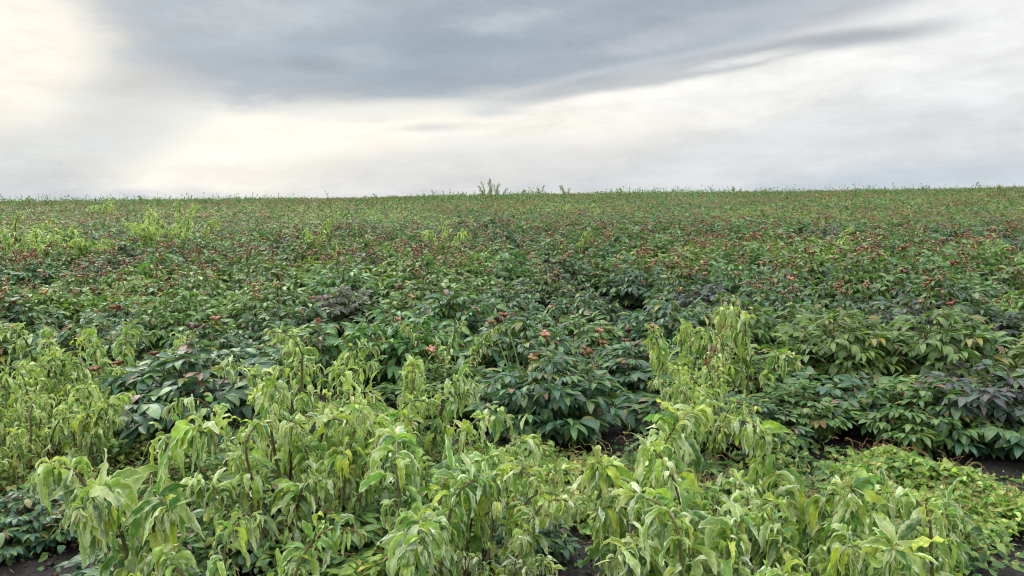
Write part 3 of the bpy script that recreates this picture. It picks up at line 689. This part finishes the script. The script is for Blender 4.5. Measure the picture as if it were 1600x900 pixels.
# ------------------------------------------------------------------ weeds
WY = (1.06, 1.04, .95)
WL = [
    # u, v, h, style, idx, tint, label
    (215, 655, .74, 'nod', 2, PL, 'tall nodding weed with yellow leaf tip at lower left'),
    (400, 664, .60, 'nod', 0, PL, 'nodding weed with pale curled leaves arching left beside dark peony'),
    (345, 815, .56, 'nod', 1, PL, 'weed with hooked bare brown stems at the bottom left edge'),
    (432, 572, .70, 'clump', 0, PL, 'dense yellow-green weed clump with dark bent stem left of centre'),
    (520, 625, .66, 'clump', 1, PL, 'weed clump with drooping tops below the dense yellow-green clump'),
    (480, 503, .70, 'clump', 2, PL, 'wide weed clump with upright pale tips above the other left clumps'),
    (560, 555, .66, 'clump', 1, WY, 'weed clump with curled hook tops toward the centre'),
    (640, 560, .62, 'nod', 3, PL, 'weed with folded white leaf edges left of the central peony'),
    (700, 488, .60, 'tall', 0, PL, 'slim upright weed rising between two dark peony plants'),
    (635, 698, .64, 'nod', 2, (.95, 1, 1.2), 'weed with one big silvery leaf drooping to the left'),
    (705, 640, .64, 'nod', 3, PL, 'weed with arched stem right beside the silvery-leaved one'),
    (740, 715, .58, 'pale', 0, WY, 'weed with bright yellow hanging leaf near bottom centre'),
    (805, 790, .46, 'pale', 1, (1.1, 1.05, 1.4), 'small whitish shrivelled weed at bottom centre'),
    (1000, 640, .70, 'open', 0, PL, 'upright weed with a crest of yellow tips left of the hooked ones'),
    (1095, 700, .66, 'nod', 0, PL, 'weed with dark hooked stem and two broad hanging leaves'),
    (1100, 785, .60, 'nod', 2, PL, 'weed with thick pale brown stem hooked over to the right'),
    (1245, 645, .66, 'open', 2, PL, 'weed with two upright leaf tips above hanging leaves'),
    (1190, 760, .54, 'pale', 1, PL, 'curled pale weed between the hooked stem and the upright tips'),
    (1385, 735, .66, 'open', 0, PL, 'broad spreading weed with dark red stem at lower right'),
    (1480, 775, .60, 'nod', 3, PL, 'weed hooked to the right over bare soil at lower right'),
    (1285, 775, .58, 'open', 1, (1, 1, 1.1), 'weed with long pale leaf stretching left at lower right'),
    (1062, 492, .60, 'nod', 1, WY, 'weed with drooped crown left of the dry grass stalks'),
    (1178, 468, .70, 'nod', 3, WY, 'weed with drooped crown right of the dry grass stalks'),
    (1128, 540, .58, 'clump', 1, WY, 'bushy weed clump in front of the dry grass stalks'),
    (1085, 580, .48, 'clump', 0, WY, 'low weed spreading left below the dry grass stalks'),
    (60, 500, .66, 'clump', 0, PL, 'weed clump with looped stems at the left edge'),
    (150, 508, .62, 'nod', 1, PL, 'weed with folded top between left edge clump and dark peony'),
    (45, 555, .60, 'clump', 2, WY, 'yellowish weed clump cut by the left edge'),
    (110, 590, .56, 'clump', 1, WY, 'weed clump with a red-spotted yellow leaf at left'),
    (268, 512, .50, 'pale', 1, PL, 'small weed with bleached white top behind the dark peony'),
    (1180, 885, .40, 'pale', 0, (1.2, 1.1, 1.7), 'bleached shrivelled weed top at the bottom edge'),
    (1300, 872, .44, 'pale', 0, PL, 'curled yellow weed top at the bottom edge right of centre'),
    (900, 872, .38, 'pale', 0, (1.1, 1, 1.4), 'small curled weed with white leaf at bottom edge of bare soil'),
    (30, 620, .46, 'clump', 0, WY, 'low weed clump under the left edge weeds'),
]
HK = .75
for (u, v, h, st, ix, tint, lab) in WL:
    place_weed(u, v + 12, h, st, ix, lab, tint=tint)

# taller weeds standing among the mid-field rows: photo column, row of the top, distance
FAR_W = [
    (278, 322, 16.5, 'tall', 0, 1.35, 'tallest yellow-green weed rising at left in mid-field'),
    (245, 342, 15.6, 'clump', 1, 1.30, 'bushy weed leaning against the tallest yellow-green one at left'),
    (310, 350, 16.0, 'tall', 1, 1.2, 'weed just right of the tallest yellow-green one at left'),
    (18, 343, 13.5, 'tall', 0, 1.35, 'tall yellow-green weed at the left edge in mid-field'),
    (50, 362, 13.0, 'clump', 2, 1.2, 'bushy yellow-green weed beside the tall one at the left edge'),
    (130, 366, 12.8, 'clump', 1, 1.15, 'bushy yellow-green weed between the left edge and tallest weed'),
    (488, 354, 12.6, 'tall', 1, 1.0, 'yellow-green weed standing alone left of centre'),
    (540, 396, 11.4, 'tall', 0, .85, 'short yellow weed right of the lone yellow-green weed'),
    (705, 360, 13.2, 'clump', 0, .85, 'yellow-green weed near the middle of the field'),
    (1310, 378, 12.8, 'tall', 1, .9, 'yellow weed tuft in mid-field at right'),
    (1420, 316, 24.0, 'tall', 0, 1.3, 'small green weed under the skyline at right'),
    (1588, 395, 10.0, 'tall', 1, 1.1, 'green weed with long stalks at the right edge'),
    (1540, 405, 10.4, 'clump', 1, 1.0, 'bushy green weed near the right edge of mid-field'),
    (170, 318, 27.0, 'clump', 1, 1.5, 'pale weed patch just under the skyline at left'),
    (900, 372, 13.0, 'tall', 1, .8, 'slim weed standing in mid-field right of centre'),
]
for (u, v, dist, st, ix, wd, lab) in FAR_W:
    d = CAM_M @ Vector(((u - 800) / FPX, (450 - v) / FPX, -1)); x = d.x / d.y * dist; h = CAM_H + d.z / d.y * dist - Hf(x, dist)
    tn = (1.0, 1.02, .85) if u < 1500 else (.75, .9, .7)
    place_weed(u, v, max(h * 1.12, .65), st, ix, lab, tint=tn, xy=(x, dist), wide=wd, group='tall weeds rising from the mid-field rows')

# skyline weeds
def skyline_weed(u, v_top, h, style, idx, label, wide=None, tint=(.42, .5, .45)):
    """stands near the crest; distance chosen so that its top clears the canopy by the seen amount"""
    best = None
    for y in np.arange(26, 42, .5):
        d = CAM_M @ Vector(((u - 800) / FPX, (450 - v_top) / FPX, -1)); x = d.x / d.y * y; z = CAM_H + d.z / d.y * y
        hh = z - Hf(x, y)
        if best is None or abs(hh - h) < abs(best[2] - h): best = (x, y, hh)
    x, y, hh = best
    return place_weed(0, 0, max(hh, .5), style, idx, label, tint=tint, xy=(x, y), wide=wide, group='weeds breaking the skyline')
SKY = [(758, 285, 1.15, 'tall', 0, 'left weed of the tall cluster breaking the skyline at centre', .7), (768, 280, 1.25, 'tall', 1, 'thin tallest weed breaking the skyline at centre', .5), (778, 290, 1.1, 'tall', 0, 'right weed of the tall cluster breaking the skyline at centre', .7),
       (815, 297, 1.0, 'tall', 1, 'first low weed right of the skyline cluster', .9), (845, 290, 1.05, 'tall', 0, 'second low weed right of the skyline cluster', .7), (884, 290, 1.05, 'tall', 1, 'single upright weed on the skyline right of centre', .6),
       (590, 303, .95, 'tall', 0, 'small weed on the skyline left of the centre cluster', .8), (940, 300, .9, 'tall', 0, 'faint weed tuft on the skyline right of the upright one', .8), (972, 294, 1.0, 'tall', 1, 'forked weed on the skyline right of centre', .5),
       (1148, 291, 1.0, 'tall', 0, 'weed on the skyline between centre and right', .6), (1195, 295, .9, 'tall', 1, 'leaning weed on the skyline at right', .7), (1440, 292, .9, 'tall', 0, 'weed on the skyline near the right end', .8), (1560, 290, .95, 'tall', 1, 'weed on the skyline at the far right', .9), (1350, 294, .85, 'tall', 0, 'low weed on the skyline at right', .9),
       (192, 307, .95, 'tall', 0, 'weed on the skyline at left', .7), (225, 306, .95, 'tall', 1, 'second weed on the skyline at left', .7), (48, 309, .95, 'tall', 1, 'weed on the skyline at the far left', .7), (333, 309, .85, 'tall', 0, 'low weed on the skyline left of centre', .8), (380, 308, .85, 'tall', 1, 'low weed tuft on the skyline left of the bare stalk', .8)]
for (u, v, h, s, i, lab, w) in SKY: skyline_weed(u, v, h, s, i, lab, w * 1.5)

# bare dead stalk on the skyline
def bare_stalk():
    g = np.random.default_rng(9); mb = MB()
    t = np.linspace(0, 1, 12)[:, None]; P = np.array([0, 0, 1.25]) * t + np.array([-.22, 0, 0]) * t ** 2 + g.normal(0, .012, (12, 3))
    tube(mb, P, np.linspace(.014, .006, 12), (.10, .085, .07), 6)
    x, y = at(520, 306, .62); y = min(y, 24)
    x = (CAM_M @ Vector(((520 - 800) / FPX, (450 - 310) / FPX, -1))); x = x.x / x.y * y
    r = tag(link('dead_stalk', None, None, (x, y, Hf(x, y))), 'thin bare dark dead stalk leaning left against the sky', 'stalk')
    link('stem', mb.mesh('stem', M_STEM), r)
    for k in range(9):
        m2 = MB(); tt = np.linspace(0, 1, 5)[:, None]; o = norm(np.array([g.uniform(-1, 1), g.uniform(-1, 1), .7])); b = P[5 + k * 6 // 9 + 0]
        tube(m2, b + o * tt * g.uniform(.04, .12), np.linspace(.007, .004, 5), (.11, .09, .08), 5); link('twig', m2.mesh('twig', M_STEM), r)
bare_stalk()

# dry grass stalks
def dry_grass(u, v, h, n, label, col=(.42, .33, .13), seed=3):
    g = np.random.default_rng(seed); mb, hb = MB(), MB()
    for k in range(n):
        a = g.uniform(0, 6.28); o = np.array([math.cos(a), math.sin(a), 0]); t = np.linspace(0, 1, 9)[:, None]; hh = h * g.uniform(.75, 1)
        P = o * .02 + np.array([0, 0, 1.]) * hh * t + o * t ** 2 * g.uniform(.02, .10)
        tube(mb, P, np.linspace(.0028, .0014, 9), np.array(col) * g.uniform(.7, 1.1), 5)
        m = 26; f = g.uniform(.55, 1, m); b = np.array([P[min(int(z * 8), 8)] for z in f]) + g.normal(0, .008, (m, 3)); d = norm(o * .2 + [0, 0, .9] + g.normal(0, .35, (m, 3)))
        leaves(hb, b, d, norm(g.normal(0, 1, (m, 3))), g.uniform(.012, .034, m), .005, np.array(col) * g.uniform(.8, 1.2, m)[:, None], grav=.3, nseg=2, across=1)
    x, y = at(u, v, h); x, y = x * .95, y * .95; r = tag(link('dry_grass', None, None, (x, y, Hf(x, y))), label, 'dry grass')
    link('stalks', mb.mesh('stalks', M_STEM), r); link('seed_heads', hb.mesh('seed_heads', M_POD), r)
dry_grass(1125, 452, .76, 14, 'straw-yellow dry grass stalks rising from the middle of the weed clump')
dry_grass(1108, 512, .62, 3, 'short reddish dry grass stalks left of the straw-yellow ones', (.30, .17, .09), 4)

# prominent seed pods on tall stalks, each growing from its own peony; and a withered leaf on a weed
def owner(words): return next(o for o in C.objects if words in o.get('label', ''))
def tall_pod(words, u, v, kind, size=1.5, dy=0.0):
    o = owner(words); Mi = o.matrix_basis.inverted(); y = o.location.y + dy
    d = CAM_M @ Vector(((u - 800) / FPX, (450 - v) / FPX, -1)); tip = Vector((d.x / d.y * y, y, CAM_H + d.z / d.y * y))
    foot = o.location + Vector((0, 0, .22)); foot.x += (tip.x - foot.x) * .55; foot.y += (tip.y - foot.y) * .5
    t = np.linspace(0, 1, 9)[:, None]; P = np.array([list(Mi @ (foot.lerp(tip, float(q)) + Vector((.012 * math.sin(q * 3.1), 0, 0)))) for q in t[:, 0]])
    mb = MB(); P0 = P - P[0]; tube(mb, P0, np.linspace(.0045, .0034, 9), (.22, .25, .08), 6)
    st = link('seed_stalk', mb.mesh('seed_stalk', M_STEM), o, tuple(P[0])); link('seed_pod', pod_mesh(900 + int(u), kind), st, tuple(P0[-1]), (.15, -.1, u), size)
tall_pod('broad dark peony plant at centre', 851, 524, 'pink', 1.35); tall_pod('broad dark peony plant at centre', 787, 492, 'brown', 1.15, .15)
tall_pod('broad dark peony plant at centre', 765, 503, 'brown', 1.2, .15); tall_pod('broad dark peony plant at centre', 941, 535, 'brown', 1.1)
tall_pod('broad dark peony plant at centre', 912, 552, 'dark', 1.0); tall_pod('dark teal peony plant', 185, 567, 'brown', .95, -.1); tall_pod('dark teal peony plant', 148, 576, 'brown', 1.0, -.1)
tall_pod('dark teal peony plant', 240, 553, 'brown', .95)
def withered(words, u, v, n=3):
    o = owner(words); Mi = o.matrix_basis.inverted(); y = o.location.y - .16
    d = CAM_M @ Vector(((u - 800) / FPX, (450 - v) / FPX, -1)); p = Mi @ Vector((d.x / d.y * y, y, CAM_H + d.z / d.y * y)); mb = MB()
    B = np.array([list(p)] * n) + rng.normal(0, .02, (n, 3)); D = norm(rng.normal(0, .6, (n, 3)) + [0, 0, -.8])
    leaves(mb, B, D, norm(rng.normal(0, 1, (n, 3))), .10, .035, np.array([.20, .075, .05]), grav=1.5, curl=2.0, fold=.7, nseg=12, across=2, prof=prof_weed, wave=.12, wfreq=15, twist=1.5)
    q = link('withered_leaf', mb.mesh('withered_leaf', M_WEED), o); q['label'] = 'curled reddish brown withered leaf'
withered('bushy weed clump in front of the dry grass stalks', 1118, 535)
withered('bushy weed clump in front of the dry grass stalks', 1112, 565, 2)

# ------------------------------------------------------------------ vines and undergrowth
def vine_mat(name, label, pts, n_leaf, n_vine, seed, cols, lsize=(.02, .045), hgt=.14, cat='ground cover'):
    """pts: list of (x, y, radius)"""
    g = np.random.default_rng(seed); lb, sb = MB(), MB(); w = np.array([p[2] ** 2 for p in pts]); w = w / w.sum()
    ix = g.choice(len(pts), n_leaf, p=w); c = np.array(pts)[ix]; a = g.uniform(0, 6.28, n_leaf); r = np.abs(g.normal(0, .62, n_leaf)) * c[:, 2] * (1 + .3 * np.sin(a * 3 + ix))
    x, y = c[:, 0] + r * np.cos(a), c[:, 1] + r * np.sin(a)
    bump = hgt * (.55 + .45 * np.sin(x * 9 + 2 * np.sin(y * 7)) * np.cos(y * 8)) * np.exp(-.8 * (r / c[:, 2]) ** 2)
    z = H(x, y) + bump * g.uniform(.25, 1.1, n_leaf) + .01
    d = norm(g.normal(0, 1, (n_leaf, 3)) * [1, 1, .35] + [0, -.25, .1]); up = norm(g.normal(0, .45, (n_leaf, 3)) + [0, -.1, 1]); L = g.uniform(*lsize, n_leaf)
    cc = np.array(cols)[g.choice(len(cols), n_leaf)] * g.uniform(.7, 1.3, n_leaf)[:, None]
    leaves(lb, np.stack([x, y, z], 1), d, up, L, L * g.uniform(.45, .7, n_leaf), cc, grav=g.uniform(0, 1.6, n_leaf), curl=g.uniform(-.8, .8, n_leaf), fold=g.uniform(.1, .6, n_leaf), nseg=4, across=1, prof=prof_oval, wave=.08, twist=g.uniform(-.8, .8, n_leaf))
    vc = [(.34, .20, .08), (.24, .28, .08), (.33, .34, .12), (.26, .14, .07)]
    for k in range(n_vine):
        i = g.choice(len(pts), p=w); px, py, pr = pts[i]; a = g.uniform(0, 6.28); q = abs(g.normal(0, .5)) * pr; x, y = px + q * math.cos(a), py + q * math.sin(a)
        n = int(g.integers(8, 16)); h = g.uniform(0, 6.28); P = []; z = g.uniform(.2, .8) * hgt; vz = 0
        for j in range(n):
            P.append((x, y, Hf(x, y) + max(z, .005))); h += g.normal(0, .75); x += .018 * math.cos(h); y += .018 * math.sin(h); vz = .6 * vz + g.normal(0, .012); z = min(max(z + vz - .002, .005), hgt)
        tube(sb, P, .0013, np.array(vc[int(g.integers(4))]) * g.uniform(.8, 1.2), 4)
    o = link(name, lb.mesh(name, M_LOW)); tag(o, label, cat, kind='stuff')
    s = link('tendrils', sb.mesh('tendrils', M_STEM), o)
    return o
YC = [(.26, .38, .08), (.19, .33, .08), (.36, .42, .11), (.12, .25, .06), (.28, .27, .08)]
GC = [(.07, .16, .05), (.12, .22, .06), (.20, .29, .07), (.05, .12, .05)]
def gp(u, v): return at(u, v, .06)
def pads(l): return [(*gp(u, v), r) for u, v, r in l]
vine_mat('bindweed_mat', 'yellow-green tangle of twining vines between bare soil and central peony', pads([(800, 745, .30), (880, 740, .34), (940, 750, .26), (850, 790, .30), (760, 760, .25), (930, 790, .20), (820, 710, .2)]), 8500, 260, 31, YC, (.028, .062), .16)
vine_mat('bindweed_mat', 'yellow-green vine mat on the soil at right below the purple-topped peony', pads([(1420, 750, .34), (1500, 770, .30), (1370, 720, .22), (1560, 790, .22), (1460, 800, .22)]), 7000, 220, 32, YC[:4], (.028, .062), .15)
vine_mat('undergrowth', 'small tangled green plants filling the ground between wilted weeds at lower left', pads([(300, 760, .45), (450, 800, .5), (560, 720, .5), (650, 800, .4), (200, 800, .4), (120, 720, .5), (60, 680, .5), (400, 700, .5), (520, 860, .4), (330, 870, .3), (680, 720, .3)]), 15000, 900, 33, GC, (.025, .06), .26)
vine_mat('undergrowth', 'small tangled green plants filling the ground between weeds at lower right', pads([(1130, 800, .4), (1250, 800, .4), (1350, 860, .4), (1050, 730, .35), (1200, 720, .3), (1480, 860, .25), (1100, 870, .3)]), 7500, 500, 34, GC, (.025, .06), .22)
vine_mat('undergrowth', 'yellowish low tangle around the left edge weeds', pads([(60, 640, .6), (150, 660, .5), (100, 600, .5), (200, 710, .35), (60, 730, .4), (130, 770, .3)]), 11000, 500, 35, YC + GC, (.025, .05), .25)

def litter():
    g = np.random.default_rng(77); mb = MB(); n = 6000
    y = g.uniform(2.2, 9, n); x = g.uniform(-1, 1, n) * (y * .62 + .3); z = H(x, y) + g.uniform(.004, .03, n); d = norm(g.normal(0, 1, (n, 3)) * [1, 1, .25]); L = g.uniform(.015, .07, n)
    cc = np.array([(.20, .13, .07), (.10, .06, .035), (.30, .23, .13), (.16, .08, .045)])[g.choice(4, n)]
    leaves(mb, np.stack([x, y, z], 1), d, norm(g.normal(0, .5, (n, 3)) + [0, 0, 1]), L, g.uniform(.002, .012, n), cc, grav=.2, curl=g.uniform(-1, 1, n), fold=.4, nseg=3, across=1)
    n = 26000; y = g.uniform(2.2, 8.5, n); x = g.uniform(-1, 1, n) * (y * .62 + .3); z = H(x, y) + g.uniform(-.004, .014, n); s = 10 ** g.uniform(-2.6, -1.65, n)
    V0 = np.array([[-1, -1, -1], [1, -1, -1], [1, 1, -1], [-1, 1, -1], [-.7, -.7, 1], [.7, -.7, 1], [.7, .7, 1], [-.7, .7, 1]], float) * .5
    F0 = np.array([[3, 2, 1, 0], [4, 5, 6, 7], [0, 1, 5, 4], [1, 2, 6, 5], [2, 3, 7, 6], [3, 0, 4, 7]])
    a = g.uniform(0, 6.28, n); V = V0[None] * (1 + g.normal(0, .28, (n, 8, 3))) * s[:, None, None] * [1, 1, .75]
    X = V[..., 0] * np.cos(a)[:, None] - V[..., 1] * np.sin(a)[:, None]; Y = V[..., 0] * np.sin(a)[:, None] + V[..., 1] * np.cos(a)[:, None]
    V = np.stack([X, Y, V[..., 2]], -1) + np.stack([x, y, z], 1)[:, None]
    cl = MB(); cl.add(V, F0[None] + (np.arange(n) * 8)[:, None, None], np.broadcast_to(np.array([.038, .031, .028]) * g.uniform(.5, 1.7, n)[:, None, None], V.shape).copy())
    tag(link('plant_litter', mb.mesh('plant_litter', M_POD)), 'dry straw bits and dead leaf scraps scattered on the dark soil', 'litter', kind='stuff')
    tag(link('soil_clods', cl.mesh('soil_clods', M_POD, False)), 'small dark crumbs of earth scattered over the soil', 'soil clods', kind='stuff')
litter()
